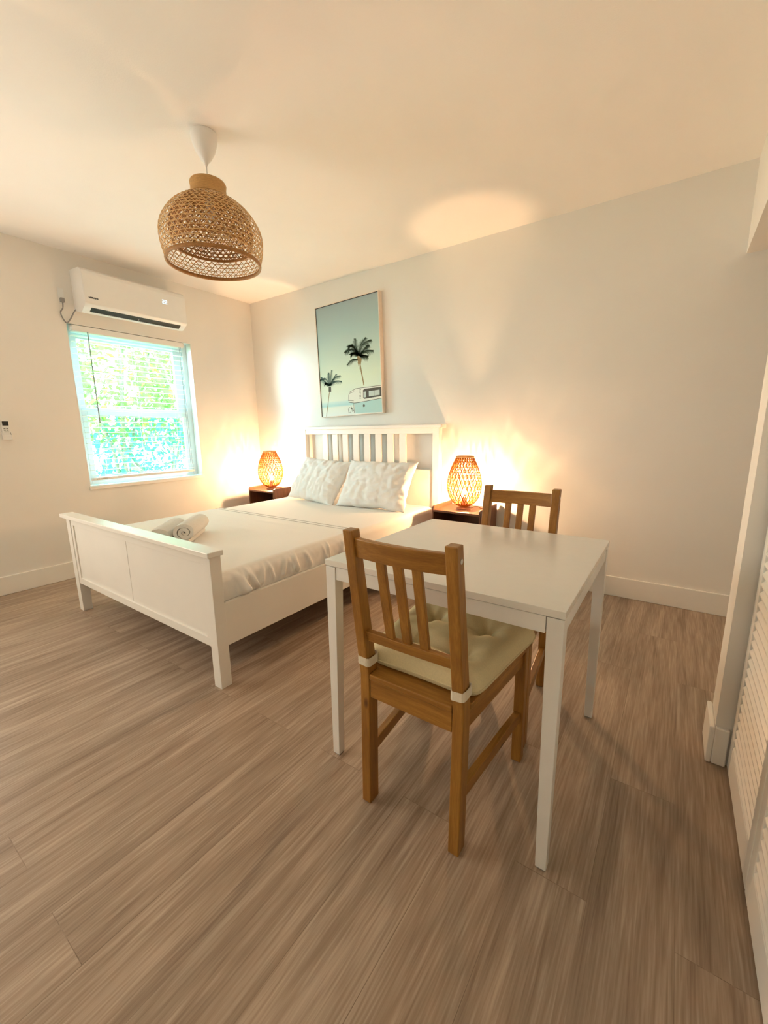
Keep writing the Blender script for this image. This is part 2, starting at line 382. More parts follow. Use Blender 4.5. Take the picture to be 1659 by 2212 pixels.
bpart('ladder_cords', bm, M_white)
bm = bmesh.new(); tube(bm, [(.010, -1.622, 1.962), (.010, -1.625, 1.25)], .0042, 8); tube(bm, [(.0, -1.622, 1.962), (.010, -1.622, 1.962)], .003, 8)
bpart('tilt_wand', bm, M_grey)
bm = bmesh.new(); tube(bm, [(.006, by1-.035, 1.96), (.006, by1-.035, .86)], .0016, 6); tube(bm, [(.006, by1-.05, 1.96), (.006, by1-.05, .84)], .0016, 6)
bpart('lift_cord', bm, M_grey)
def textmesh(txt, size, m, name, parent, M4, ext=.0004):
    cu = bpy.data.curves.new(name, 'FONT'); cu.body = txt; cu.size = size; cu.extrude = ext; cu.offset = .0007; cu.align_x = 'CENTER'; cu.align_y = 'CENTER'
    o = bpy.data.objects.new('tmp', cu); C.objects.link(o)
    dg = bpy.context.evaluated_depsgraph_get(); me = bpy.data.meshes.new_from_object(o.evaluated_get(dg)); me.name = name
    bpy.data.objects.remove(o); me.materials.clear(); me.materials.append(m); me.transform(M4)
    q = bpy.data.objects.new(name, me); C.objects.link(q); q.parent = parent; return q
# tiny printing on the bottom rail
bm = bmesh.new()
for k, (a, b, h) in enumerate(((0, .010, .007), (.013, .023, .007), (.030, .085, .003))): box(bm, -.0036, -.0030, by0+.03+a, by0+.03+b, .785-h/2+.003, .785+h/2+.003)
bpart('printed_mark', bm, M_grey)

# ------------------------------------------------------------------ air conditioner on the left wall
ac = thing('air_conditioner', 'white wall-mounted split air conditioner above the window, dark open vent, lit 22', 'air conditioner', (0, -1.28, 2.085))
ay0, ay1 = -.405, .405
prof = [(.0, .032), (.05, .010), (.105, .0), (.125, .001), (.188, .038), (.199, .050), (.200, .10), (.198, .262), (.188, .288), (.155, .308), (.0, .318)]
bm = bmesh.new()
L_ = [bm.verts.new((x, ay0, z)) for x, z in prof]; R_ = [bm.verts.new((x, ay1, z)) for x, z in prof]
n_ = len(prof)
for k in range(n_): bm.faces.new((L_[k], L_[(k+1) % n_], R_[(k+1) % n_], R_[k]))
bm.faces.new(L_); bm.faces.new(R_)
obj('casing', bm, M_white, ac, smooth='auto', angle=35, bevel=.003)
bm = bmesh.new(); box(bm, .197, .2015, ay0+.004, ay1-.004, .052, .262); obj('front_panel', bm, M_white, ac, bevel=.001)
def slant(name, t0, t1, o0, o1, y0, y1, m):
    d = Vector((.063, .037)).normalized(); nn = Vector((d.y, -d.x)); P = Vector((.125, .001)); bm = bmesh.new()
    q = [P+d*t0+nn*o0, P+d*t1+nn*o0, P+d*t1+nn*o1, P+d*t0+nn*o1]
    a = [bm.verts.new((v.x, y0, v.y)) for v in q]; b = [bm.verts.new((v.x, y1, v.y)) for v in q]
    for k in range(4): bm.faces.new((a[k], a[(k+1) % 4], b[(k+1) % 4], b[k]))
    bm.faces.new(a); bm.faces.new(b); return obj(name, bm, m, ac)
slant('air_vent', .012, .058, -.004, .0012, ay0+.05, ay1-.05, M_dark)  # dark strip stands in for the shade inside the vent opening
slant('louver_flap', .010, .014, .0012, .006, ay0+.05, ay1-.05, M_frame)
slant('vent_divider', .014, .040, .0012, .003, -.004, .003, M_grey)
RT = Matrix(((0, 0, 1, 0), (1, 0, 0, 0), (0, 1, 0, 0), (0, 0, 0, 1)))   # text in the y-z plane, facing +x
textmesh('NIPPAINS', .0155, M_black, 'brand_lettering', ac, Matrix.Translation((.2022, -.343, .094)) @ RT)
# seven-segment 22
bm = bmesh.new()
for dx in (0, .024):
    yb, zb, W_, H_ = .193+dx, .177, .018, .030; t_ = .0045
    for (a0, a1, b0, b1) in ((0, W_, H_-t_, H_), (W_-t_, W_, H_/2, H_), (0, W_, H_/2-t_/2, H_/2+t_/2), (0, t_, 0, H_/2), (0, W_, 0, t_)):
        box(bm, .2016, .2024, yb+a0, yb+a1, zb+b0, zb+b1)
obj('lit_display', bm, M_led, ac)
bm = bmesh.new(); box(bm, -.0, .004, -.505, -.465, .022, .135); obj('outlet_plate', bm, M_white, None, bevel=.001).location = (0, -1.28, 2.12)
po = bpy.data.objects['outlet_plate']; po.name = 'wall_outlet'; tag(po, 'small white wall outlet left of the air conditioner with its grey plug in', 'outlet')
bm = bmesh.new(); box(bm, .0045, .03, -.50, -.472, .065, .097); obj('power_plug', bm, M_grey, ac, bevel=.004)
bm = bmesh.new(); tube(bm, smoothpath([(.02, -.486, .07), (.018, -.49, .025), (.014, -.508, -.01), (.012, -.495, -.055), (.014, -.475, -.078), (.014, -.445, -.04), (.016, -.415, .015), (.03, -.398, .035)], 8), .0045, 8)
obj('power_cord', bm, M_grey, ac, smooth=True)

# remote in its holder, far left
rh = thing('remote_holder', 'small white remote holder screwed to the left wall at the photo edge', 'holder', (0, -2.235, 1.13))
bm = bmesh.new(); box(bm, 0, .006, -.027, .027, 0, .075); box(bm, .006, .030, -.027, -.023, 0, .05); box(bm, .006, .030, .023, .027, 0, .05); box(bm, .026, .030, -.023, .023, 0, .035); box(bm, .006, .026, -.023, .023, 0, .004)
obj('cradle', bm, M_white, rh, bevel=.001)
rc = thing('remote_control', 'white air conditioner remote with a black screen, standing in the wall holder', 'remote control', (0, -2.235, 1.136))
obj('body', B(.008, .024, -.021, .021, 0, .13), M_white, rc, bevel=.003)
obj('screen', B(.0242, .0252, -.017, .017, .092, .122), M_black, rc)
bm = bmesh.new()
for a, b, h, wd in ((-.009, .072, .007, .010), (.006, .072, .007, .010), (-.009, .060, .007, .010), (.006, .060, .007, .010), (0, .048, .004, .026)): box(bm, .0242, .0256, a-wd/2, a+wd/2, b-h/2, b+h/2)
obj('buttons', bm, M_grey, rc)

# ------------------------------------------------------------------ woven shades
def ribbon(bm, pts, nrm, w, t, mi=0):
    n = len(pts); rg = []
    for i in range(n):
        tg = (pts[min(i+1, n-1)] - pts[max(i-1, 0)]).normalized(); s = nrm[i].cross(tg).normalized(); d = nrm[i]
        rg.append([bm.verts.new(pts[i] + s*a*w/2 + d*b*t/2) for a, b in ((-1, -1), (1, -1), (1, 1), (-1, 1))])
    for i in range(n-1):
        for k in range(4): bm.faces.new((rg[i][k], rg[i][(k+1) % 4], rg[i+1][(k+1) % 4], rg[i+1][k])).material_index = mi
def profile_fn(prof, n=60):
    P = smoothpath([(r, 0, z) for r, z in prof], 10); L = [0]
    for a, b in zip(P, P[1:]): L.append(L[-1] + (b-a).length)
    def f(s):
        d = s*L[-1]
        for i in range(len(L)-1):
            if L[i+1] >= d:
                k = (d-L[i])/max(1e-9, L[i+1]-L[i]); return P[i].lerp(P[i+1], k).x, P[i].lerp(P[i+1], k).z
        return P[-1].x, P[-1].z
    return f, L[-1]
def weave(bm, prof, n, twist, w, t, rings=(), s0=0, s1=1, steps=34, dirs=(1, -1), off=0, ringw=None):
    f, L = profile_fn(prof)
    def PN(s, ph, o=0):
        r, z = f(s); ra, za = f(max(0, s-.01)); rb, zb = f(min(1, s+.01))
        tr, tz = rb-ra, zb-za; l = math.hypot(tr, tz) or 1; nr, nz = -tz/l, tr/l
        if nr < 0 and abs(nr) > .05: nr, nz = -nr, -nz
        if abs(nr) <= .05 and nz < 0: nr, nz = -nr, -nz
        return Vector(((r+nr*o)*math.cos(ph), (r+nr*o)*math.sin(ph), z+nz*o)), Vector((nr*math.cos(ph), nr*math.sin(ph), nz))
    for dr in dirs:
        for k in range(n):
            ps, ns = [], []
            for i in range(steps+1):
                s = s0 + (s1-s0)*i/steps
                p, q = PN(s, 2*PI*(k+off)/n + dr*twist*(s-s0), dr*t*.5); ps.append(p); ns.append(q)
            ribbon(bm, ps, ns, w, t)
    for s in rings:
        ps, ns = [], []
        for i in range(61):
            p, q = PN(s, 2*PI*i/60, 0); ps.append(p); ns.append(q)
        ribbon(bm, ps, ns, ringw or w, t*1.4)

# bedside lamps
LP = [(.052, .030), (.086, .055), (.118, .11), (.131, .175), (.127, .24), (.108, .31), (.082, .37), (.066, .405)]
def table_lamp():
    t = thing('table_lamp', '', 'lamp')
    bm = bmesh.new(); lathe(bm, [(.056, 0), (.058, .006), (.054, .014), (.036, .022), (.030, .030), (.045, .034), (.045, .040), (.0, .040)], 32)
    obj('base', bm, M_nsz, t, smooth='auto', label='dark brown turned foot')
    bm = bmesh.new(); weave(bm, LP, 26, 1.15, .0064, .0010, steps=26, rings=(.05,)); weave(bm, LP, 26, 1.15, .0022, .0010, steps=26, off=.5)
    sh = obj('shade', bm, M_lampstrip, t)
    bm = bmesh.new(); lathe(bm, [(.063, .400), (.069, .399), (.070, .410), (.064, .412)], 40, close=True); obj('rim', bm, M_lamptop, sh, smooth=True)
    bm = bmesh.new(); bmesh.ops.create_uvsphere(bm, u_segments=16, v_segments=10, radius=.016); bmesh.ops.transform(bm, matrix=Matrix.Translation((0, 0, .135)) @ Matrix.Diagonal((1, 1, 1.35, 1)), verts=bm.verts)
    obj('bulb', bm, M_bulb, t, smooth=True)
    bm = bmesh.new(); lathe(bm, [(.014, .04), (.014, .095), (.018, .10), (.0, .106)], 16); obj('socket', bm, M_white, t)
    bm = bmesh.new(); tube(bm, smoothpath([(.05, .0, .006), (.075, .03, .018), (.10, .055, .014), (.125, .05, .004), (.14, .085, .003), (.13, .155, .003)], 6), .003, 6); obj('cord', bm, M_nsz, t, smooth=True)
    return t
def dup(root, loc, rotz, label):
    r = root.copy(); C.objects.link(r); r.location = loc; r.rotation_euler = (0, 0, rotz); r['label'] = label
    for ch in list(root.children):
        c = ch.copy(); C.objects.link(c); c.parent = r
        for g in list(ch.children):
            d = g.copy(); C.objects.link(d); d.parent = c
    return r
NSZ = .548
lamp = table_lamp(); lamp.location = (.395, -.195, NSZ); lamp['group'] = 'lit bedside lamps'
lamp['label'] = 'lit woven bamboo lamp on the left nightstand, near the window wall'
dup(lamp, (2.655, -.205, NSZ), .2, 'lit woven bamboo lamp on the right nightstand, behind the table')

# pendant
PX, PY = 2.009, -1.799
pd = thing('pendant_lamp', 'unlit woven bamboo pendant lamp hanging from the ceiling on a white cord', 'pendant lamp', (PX, PY, H))
bm = bmesh.new(); lathe(bm, [(.058, -.0005), (.060, -.010), (.056, -.038), (.045, -.072), (.026, -.104), (.010, -.122), (.0055, -.132), (.0, -.132)], 36); obj('ceiling_cup', bm, M_white, pd, smooth='auto')
bm = bmesh.new(); tube(bm, [(0, 0, -.130), (.0, 0, -.315)], .0032, 8); obj('cord', bm, M_white, pd, smooth=True)
bm = bmesh.new(); lathe(bm, [(.0, -.275), (.019, -.28), (.022, -.33), (.019, -.36), (0, -.363)], 20); obj('socket', bm, M_white, pd, smooth='auto')
PP = [(.081, -.266), (.101, -.276), (.139, -.297), (.176, -.326), (.207, -.364), (.230, -.408), (.236, -.455), (.230, -.505), (.218, -.552)]
bm = bmesh.new()
weave(bm, PP, 46, 1.45, .0034, .0010, rings=[.30+.054*k for k in range(13)], steps=46, ringw=.0034)
sh = obj('shade', bm, M_rattan, pd)
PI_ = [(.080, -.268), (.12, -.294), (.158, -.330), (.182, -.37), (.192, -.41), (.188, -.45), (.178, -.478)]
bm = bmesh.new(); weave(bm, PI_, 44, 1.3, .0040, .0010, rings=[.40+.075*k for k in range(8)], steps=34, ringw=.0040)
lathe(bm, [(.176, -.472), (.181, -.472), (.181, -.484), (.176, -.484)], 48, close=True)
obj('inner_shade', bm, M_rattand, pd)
bm = bmesh.new(); lathe(bm, [(.074, -.205), (.079, -.204), (.0825, -.211), (.080, -.228), (.081, -.248), (.086, -.264), (.103, -.274), (.098, -.276), (.082, -.266), (.076, -.248), (.075, -.228), (.076, -.212)], 48, close=True)
nk = obj('neck', bm, noisy('tight_woven_bamboo', (.52, .30, .10), .55, 60, .18, .5, 50, stretch=(1, 1, 9)), pd, smooth=True)
bm = bmesh.new(); lathe(bm, [(.214, -.546), (.220, -.545), (.2225, -.555), (.220, -.563), (.213, -.561)], 64, close=True)
obj('bottom_rim', bm, M_rattand, pd, smooth=True)

# ------------------------------------------------------------------ framed picture
PA = math.radians(1.75)
pic = thing('framed_picture', 'framed beach print of two palm trees and a white van, above the headboard', 'picture', (1.396, -.001, 1.8125))
pic.rotation_euler = (0, -PA, 0)
PW, PH, PD = .7485, 1.02, .050
fr = .006
bm = bmesh.new()
box(bm, -PW/2, -PW/2+fr, -PD, 0, -PH/2, PH/2); box(bm, PW/2-fr, PW/2, -PD, 0, -PH/2, PH/2); box(bm, -PW/2+fr, PW/2-fr, -PD, 0, PH/2-fr, PH/2); box(bm, -PW/2+fr, PW/2-fr, -PD, 0, -PH/2, -PH/2+fr)
obj('frame', bm, noisy('pale_wood_frame', (.80, .70, .60), .4, 40, .04), pic, label='pale thin floating frame')
# print: sky gradient, palms, van, sea (printed pattern)
def print_mat():
    m, nt, b = mat('printed_sky', (.6, .8, .7), .55, .3)
    tc = N(nt, 'ShaderNodeTexCoord'); sx = N(nt, 'ShaderNodeSeparateXYZ'); nt.links.new(tc.outputs['Object'], sx.inputs[0])
    mr = N(nt, 'ShaderNodeMapRange'); mr.inputs[1].default_value = -.51; mr.inputs[2].default_value = .51; nt.links.new(sx.outputs['Z'], mr.inputs[0])
    rp = N(nt, 'ShaderNodeValToRGB'); nt.links.new(mr.outputs[0], rp.inputs[0]); e = rp.color_ramp.elements
    e[0].position = 0; e[0].color = (.78, .86, .84, 1); e[1].position = 1; e[1].color = (.34, .43, .46, 1)
    for p, c in ((.085, (.78, .86, .78)), (.10, (.45, .72, .72)), (.13, (.62, .80, .76)), (.145, (.76, .85, .74)), (.35, (.66, .78, .62)), (.55, (.52, .66, .58)), (.75, (.40, .55, .54))):
        k = e.new(p); k.color = (*c, 1)
    nt.links.new(rp.outputs[0], b.inputs['Base Color']); return m
PM = [print_mat()] + [mat('print_'+n, c, .55, .3)[0] for n, c in (('palm', (.045, .07, .035)), ('trunk', (.30, .22, .10)), ('van_white', (.80, .82, .74)), ('van_blue', (.45, .68, .66)), ('line', (.09, .08, .06)), ('pane', (.55, .62, .58)), ('palm_teal', (.04, .10, .08)))]
# four corners of the print, in the magnified view used for tracing its drawing
A0, A1, A2, A3 = (140, 413), (1113, 120), (1190, 2008), (248, 2078)
def homog():
    src = [A0, A1, A2, A3]; dst = [(-PW/2+fr, PH/2-fr), (PW/2-fr, PH/2-fr), (PW/2-fr, -PH/2+fr), (-PW/2+fr, -PH/2+fr)]
    rows = []; rhs = []
    for (x, y), (X, Y) in zip(src, dst):
        rows.append([x, y, 1, 0, 0, 0, -X*x, -X*y]); rhs.append(X); rows.append([0, 0, 0, x, y, 1, -Y*x, -Y*y]); rhs.append(Y)
    n = 8
    for i in range(n):
        p = max(range(i, n), key=lambda r: abs(rows[r][i])); rows[i], rows[p] = rows[p], rows[i]; rhs[i], rhs[p] = rhs[p], rhs[i]
        for r in range(n):
            if r != i:
                k = rows[r][i]/rows[i][i]; rows[r] = [a-k*b for a, b in zip(rows[r], rows[i])]; rhs[r] -= k*rhs[i]
    return [rhs[i]/rows[i][i] for i in range(n)]
HM = homog()
def Q(x, y):
    d = HM[6]*x + HM[7]*y + 1; return ((HM[0]*x+HM[1]*y+HM[2])/d, (HM[3]*x+HM[4]*y+HM[5])/d)
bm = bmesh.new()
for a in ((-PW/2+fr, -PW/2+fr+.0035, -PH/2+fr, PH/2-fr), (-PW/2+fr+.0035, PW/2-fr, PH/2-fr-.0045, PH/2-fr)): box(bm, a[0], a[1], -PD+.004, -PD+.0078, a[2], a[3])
obj('painted_gap_shade', bm, M_black, pic)  # black strips stand in for shade in the gap, left and top
bm = bmesh.new()
box(bm, -PW/2+fr, PW/2-fr, -PD+.008, -.004, -PH/2+fr, PH/2-fr, 0)
XL, ZL = PW/2-fr-.0008, PH/2-fr-.0008
def poly(pts, mi, lay, raw=False):
    q = pts if raw else [Q(*p) for p in pts]
    q = [(max(-XL, min(XL, a)), max(-ZL, min(ZL, b))) for a, b in q]
    bm.faces.new([bm.verts.new((a, -PD+.008-.00012*lay, b)) for a, b in q]).material_index = mi
def stroke(pts, w, mi, lay, w1=None):
    q = [Vector(Q(*p)) for p in pts]; n = len(q); L, R = [], []
    for i in range(n):
        t = (q[min(i+1, n-1)]-q[max(i-1, 0)]).normalized(); s = Vector((-t.y, t.x))*((w + ((w1 if w1 is not None else w)-w)*i/max(1, n-1))/2)
        L.append(q[i]+s); R.append(q[i]-s)
    for i in range(n-1):
        poly([tuple(L[i]), tuple(L[i+1]), tuple(R[i+1]), tuple(R[i])], mi, lay, raw=True)
rp_ = random.Random(5)
def frond(pts, mi, lay, ln=60, n=26, droop=1.0):
    P = smoothpath([(x, y, 0) for x, y in pts], 8); stroke([(p.x, p.y) for p in P], .006, mi, lay, .002)
    for i in range(n):
        t = (i+1)/n; k = t*(len(P)-1); a = int(min(k, len(P)-2)); p = P[a].lerp(P[a+1], k-a); d = (P[a+1]-P[a]).normalized()
        for sgn in (1, -1):
            l = ln*(.45+.75*math.sin(PI*min(1, t*.85+.12)))*rp_.uniform(.7, 1.2)
            dv = (d*.75 + Vector((-d.y, d.x, 0))*sgn*.65).normalized(); e = p + dv*l + Vector((0, 1, 0))*l*.45*droop
            stroke([(p.x, p.y), ((p.x+e.x)/2+dv.x*l*.08, (p.y+e.y)/2-l*.06), (e.x, e.y)], .0050, mi, lay, .0008)
c = (815, 1130)
for fr_ in ([c, (770, 1000), (755, 870)], [c, (840, 960), (920, 850)], [c, (880, 950), (1000, 885)], [c, (700, 1030), (600, 1080)], [c, (720, 980), (650, 990)],
            [c, (900, 1060), (1030, 1050)], [c, (870, 1130), (950, 1140)], [c, (740, 1090), (690, 1110)], [c, (780, 1060), (710, 960)], [c, (905, 1020), (960, 960)]): frond(fr_, 1, 3)
frond([(800, 1190), (720, 1195), (640, 1270)], 1, 3, 45, 18)
poly([(790, 1120), (860, 1180), (845, 1260), (810, 1250), (785, 1190)], 2, 2)
stroke([(828, 1240), (850, 1360), (895, 1590)], .014, 2, 1, .012); stroke([(800, 1230), (828, 1350)], .010, 2, 1, .001)
c = (362, 1600)
for fr_ in ([c, (375, 1480), (392, 1360)], [c, (345, 1490), (345, 1400)], [c, (300, 1490), (220, 1510)], [c, (290, 1540), (235, 1470)], [c, (430, 1480), (520, 1440)], [c, (440, 1530), (540, 1530)], [c, (400, 1520), (460, 1420)], [c, (320, 1560), (290, 1560)]): frond(fr_, 7, 3, 42, 18)
poly([(345, 1610), (382, 1610), (385, 1690), (345, 1690)], 5, 2); stroke([(362, 1640), (350, 1760), (312, 2070)], .009, 2, 1, .007)
# van
poly([(665, 1700), (745, 1655), (760, 1640), (1175, 1590), (1190, 2000), (760, 2010), (742, 1865), (655, 1835), (650, 1740)], 3, 4)
poly([(742, 1862), (850, 1850), (1185, 1790), (1190, 2006), (765, 2022)], 4, 5)
poly([(880, 1665), (905, 1642), (1172, 1612), (1178, 1755), (900, 1800), (882, 1785)], 5, 6)
poly([(970, 1682), (1140, 1655), (1142, 1738), (972, 1762)], 6, 7); poly([(888, 1690), (925, 1685), (928, 1775), (890, 1780)], 6, 7)
stroke([(1058, 1668), (1060, 1750)], .002, 5, 8)
stroke([(665, 1700), (750, 1650), (765, 1640), (1175, 1588)], .004, 5, 7); stroke([(740, 1690), (672, 1712), (655, 1745), (650, 1825), (735, 1830)], .0035, 5, 7)
stroke([(655, 1850), (745, 1864), (850, 1850), (1185, 1788)], .0045, 5, 7)
for k in range(7): stroke([(825, 1660+22*k), (850, 1656+22*k)], .004, 5, 7)
poly([(895+16*math.cos(a*PI/8), 1905+22*math.sin(a*PI/8)) for a in range(16)], 5, 7)
for s in ([(650, 1960), (670, 1930), (700, 1950), (690, 2010), (660, 2015), (650, 1960)], [(690, 1900), (720, 2000)], [(735, 1870), (745, 2015)], [(700, 1930), (740, 1990)]): stroke(s, .004, 5, 7)
obj('print', bm, PM, pic)

# ------------------------------------------------------------------ bed
BX0, BX1, BF, BHY = .775, 2.370, -2.200, -.030
bed = thing('bed_frame', 'white painted wooden bed frame with slatted headboard and panelled footboard', 'bed', ((BX0+BX1)/2, (BF+BHY)/2, 0))
def bp(name, bm, m=M_bed, parent=None, **k):
    bm.transform(Matrix.Translation(-bed.location)); return obj(name, bm, m, parent or bed, **k)
bm = bmesh.new()
box(bm, BX0+.055, BX1-.055, BF+.012, BF+.034, .195, .635)                       # recessed panel
for a in ((.195, .236), (.590, .636)): box(bm, BX0+.055, BX1-.055, BF+.005, BF+.040, *a)
box(bm, BX0+.055, BX0+.085, BF+.005, BF+.04, .236, .590); box(bm, BX1-.085, BX1-.055, BF+.005, BF+.04, .236, .590)
box(bm, 1.562, 1.564, BF+.0105, BF+.012, .24, .588)
fb = bp('footboard', bm, bevel=.002)
bm = bmesh.new(); box(bm, BX0-.025, BX1+.028, BF-.024, BF+.052, .636, .660); 
o = bp('top_cap', bm, bevel=.003)
for x0 in (BX0, BX1-.055): bp('leg', B(x0, x0+.055, BF, BF+.055, 0, .636), bevel=.002)
# headboard
hy0, hy1 = -.085, -.030
for x0 in (BX0, BX1-.062): bp('headboard_post', B(x0, x0+.062, hy0, hy1, 0, 1.176), bevel=.002)
bm = bmesh.new(); box(bm, BX0-.025, BX1+.028, hy0-.022, hy1+.018, 1.176, 1.202); bp('headboard_cap', bm, bevel=.003)
bp('top_rail', B(BX0+.062, BX1-.062, hy0+.006, hy1-.006, 1.128, 1.176), bevel=.002)
for k in range(8):
    xc = 1.089 + .1305*k; bp('slat', B(xc-.033, xc+.033, hy0+.018, hy1-.018, .82, 1.128), bevel=.0015)
bp('headboard_panel', B(BX0+.062, BX1-.062, hy0+.010, hy1-.010, .20, .825), bevel=.002)
for x0, x1 in ((BX0+.004, BX0+.026), (BX1-.026, BX1-.004)): bp('side_rail', B(x0, x1, BF+.05, hy0, .195, .400), bevel=.002)
bm = bmesh.new()
for k in range(14): yy = BF+.16+k*.14; box(bm, BX0+.026, BX1-.026, yy, yy+.07, .24, .262)
box(bm, 1.55, 1.60, BF+.06, -.09, .20, .24)
bp('slatted_base', bm, M_edge)
bm = bmesh.new(); bmesh.ops.create_cone(bm, cap_ends=True, segments=14, radius1=.006, radius2=.006, depth=.003, matrix=Matrix.Translation((BX1-.012-.075, hy0+.0098, .505)) @ Matrix.Rotation(PI/2, 4, 'X')); bp('bolt_cover', bm, M_grey)

# mattress with sheet
MX0, MX1, MY0, MY1, MT = BX0+.03, BX1-.03, BF+.07, hy0-.005, .522
def side_profile(xa, xb, zt, zb, r, n=7):
    pts = [(xa, zb)]
    for i in range(n+1): a = PI - PI/2*i/n; pts.append((xa+r + r*math.cos(a), zt-r + r*math.sin(a)))
    for i in range(1, 14): pts.append((xa+r + (xb-xa-2*r)*i/14, zt))
    for i in range(n+1): a = PI/2 - PI/2*i/n; pts.append((xb-r + r*math.cos(a), zt-r + r*math.sin(a)))
    pts.append((xb, zb)); return pts
bm = bmesh.new(); pr = side_profile(MX0, MX1, MT, .27, .045)
ys = [MY0, MY0+.012, MY0+.04] + [MY0+.04+(MY1-MY0-.08)*i/20 for i in range(1, 20)] + [MY1-.04, MY1-.012, MY1]
rings = []
for j, y in enumerate(ys):
    d = {0: .035, 1: .012, len(ys)-1: .035, len(ys)-2: .012}.get(j, 0)
    rings.append([bm.verts.new((x + (d if x < 1.5 else -d)*.6, y, (z-d if z > .3 else z))) for x, z in pr])
for a, b in zip(rings, rings[1:]):
    for k in range(len(pr)-1): bm.faces.new((a[k], a[k+1], b[k+1], b[k]))
    bm.faces.new((a[0], b[0], b[-1], a[-1]))
bm.faces.new(rings[0]); bm.faces.new(rings[-1])
mo = obj('mattress', bm, M_sheet, smooth='auto', angle=50); tag(mo, 'mattress in a white fitted sheet lying in the white bed frame', 'mattress')
# top sheet, tucked down the sides with creases, hem across the bed
def crease(y):
    return math.exp(-((y+1.95)/.28)**2) + .55*math.exp(-((y+1.5)/.22)**2)
bm = bmesh.new()
SY0, SY1 = MY0-.006, -1.125
ny, folds = 230, []
rf = random.Random(11)
for k in range(26): folds.append((rf.uniform(SY0+.03, -1.25), rf.uniform(.006, .016), rf.uniform(-.5, .35), rf.uniform(.5, 1.2)))
NP = []
# arc-length param across the width: side bottom, up, round edge, top
prs = [(MX0-.006, z) for z in (.405, .42, .44, .455)] + side_profile(MX0-.006, MX1+.006, MT+.006, .46, .05, 9)[1:-1]
tops = prs[4:-9]
prs = prs + [(MX1+.006, z) for z in (.46, .45, .44, .43, .42, .41, .402, .395)]
rings = []
for j in range(ny+1):
    y = SY0 + (SY1-SY0)*j/ny; row = []
    for x, z in prs:
        dx = dz = 0
        if z < MT-.005 and x > 1.6:
            dep = min(1, (MT+.006-z)/.11); amp = 0
            for fy, fw, sl, st in folds:
                u = (y - (fy + sl*(.40-z)*-1))/fw; amp += st*math.exp(-u*u)
            amp *= (.3+crease(y)); dx = dep*(.0035+.019*amp)*max(0, min(1, (z-.398)/.035)) ; dx -= .003 + .004*max(0, min(1, (.425-z)/.02))
            dx += .0015*noise.noise(Vector((y*30, z*40, 2)))*(z > .42)
        elif z < MT-.005: dx = -.002 - .003*noise.noise(Vector((y*14, z*20, 5)))
        else:
            dz = .0012*noise.noise(Vector((x*7, y*7, 0))) + .0022*max(0, noise.noise(Vector((x*3+4, y*9, 3))))**2*3 + .0008
        row.append(bm.verts.new((x+dx, y, z+dz)))
    rings.append(row)
for a, b in zip(rings, rings[1:]):
    for k in range(len(prs)-1): bm.faces.new((a[k], a[k+1], b[k+1], b[k]))
sh = obj('top_sheet', bm, M_sheet, smooth=True); tag(sh, 'white flat sheet over the lower half of the mattress, creased where tucked in', 'bed sheet')
so = sh.modifiers.new('thick', 'SOLIDIFY'); so.thickness = .0022; so.offset = 1
bm = bmesh.new()
for y in (-1.130, -1.172):
    for xa, xb in ((0, len(prs)-1),):
        pts = [(x + (.001 if x > 1.6 else -.001)*(z < MT), y, z+.0042 if z > MT else z) for x, z in prs if z > .43]
        pts = [(x+(.004 if (z < MT and x > 1.6) else -.004 if z < MT else 0), y, z) for x, y, z in pts]
        tube(bm, pts, .0011, 5)
obj('hem_stitching', bm, M_seam, sh, smooth=True)

# pillows
def pillow(name, label, w, h, th, seed, M4):
    rd = Vector((seed*3.1, seed*1.7, seed)); bm = bmesh.new(); nu, nv = 64, 48; top, bot = [], []
    for sgn, arr in ((1, top), (-1, bot)):
        for i in range(nu+1):
            row = []
            for j in range(nv+1):
                u, v = 2*i/nu-1, 2*j/nv-1
                px = u*w/2*(1-.055*(1-v*v)*abs(u)**3) ; pz = v*h/2*(1-.07*(1-u*u)*abs(v)**3)
                k = max(0, (1-abs(u)**2.6))**.55 * max(0, (1-abs(v)**2.6))**.55
                d = k*th/2
                edge = (abs(u)**6+abs(v)**6)
                q = Vector((u*2.2, v*1.8, sgn*.5))+rd
                wr = .018*abs(noise.noise(q*1.6)) + .008*noise.noise(q*3.3) - .008*(1-abs(noise.noise(Vector((q.x*1.3+q.z, q.z*2.6-q.x*.6, seed)))))**8
                a1 = math.atan2(v, u); rr = math.hypot(u, v)
                wr += .006*math.sin(9*a1+seed+2*noise.noise(q*1.3))*max(0, rr-.35)*(1-min(1, edge))
                wr += .004*math.sin(46*v+3*noise.noise(q*2))*max(0, abs(u)-.72)*3*(1-abs(u)**8)
                ex = .010*noise.noise(Vector((u*4, v*4, seed)))*(edge > .4)
                row.append(bm.verts.new((px+ex, sgn*(d + (wr if k > .02 else 0)), pz+ex)))
            arr.append(row)
    for arr in (top, bot):
        for i in range(nu):
            for j in range(nv): bm.faces.new((arr[i][j], arr[i+1][j], arr[i+1][j+1], arr[i][j+1]))
    bmesh.ops.remove_doubles(bm, verts=bm.verts, dist=.0004)
    o = obj(name, bm, M_pillow, smooth=True); o.matrix_world = M4; return tag(o, label, 'pillow', 'pillows against the headboard')
def PM4(x, y, z, tilt, yaw, roll): return Matrix.Translation((x, y, z)) @ Matrix.Rotation(yaw, 4, 'Z') @ Matrix.Rotation(tilt, 4, 'X') @ Matrix.Rotation(roll, 4, 'Y')
pillow('pillow', 'white pillow leaning on the headboard at the left, nearer the window', .635, .45, .16, 1.0, PM4(1.262, -.36, .712, -math.radians(34), math.radians(-4), math.radians(3)))
pillow('pillow', 'white pillow leaning on the headboard at the right, nearer the table', .68, .45, .16, 2.3, PM4(1.925, -.365, .712, -math.radians(33), math.radians(3), math.radians(0)))

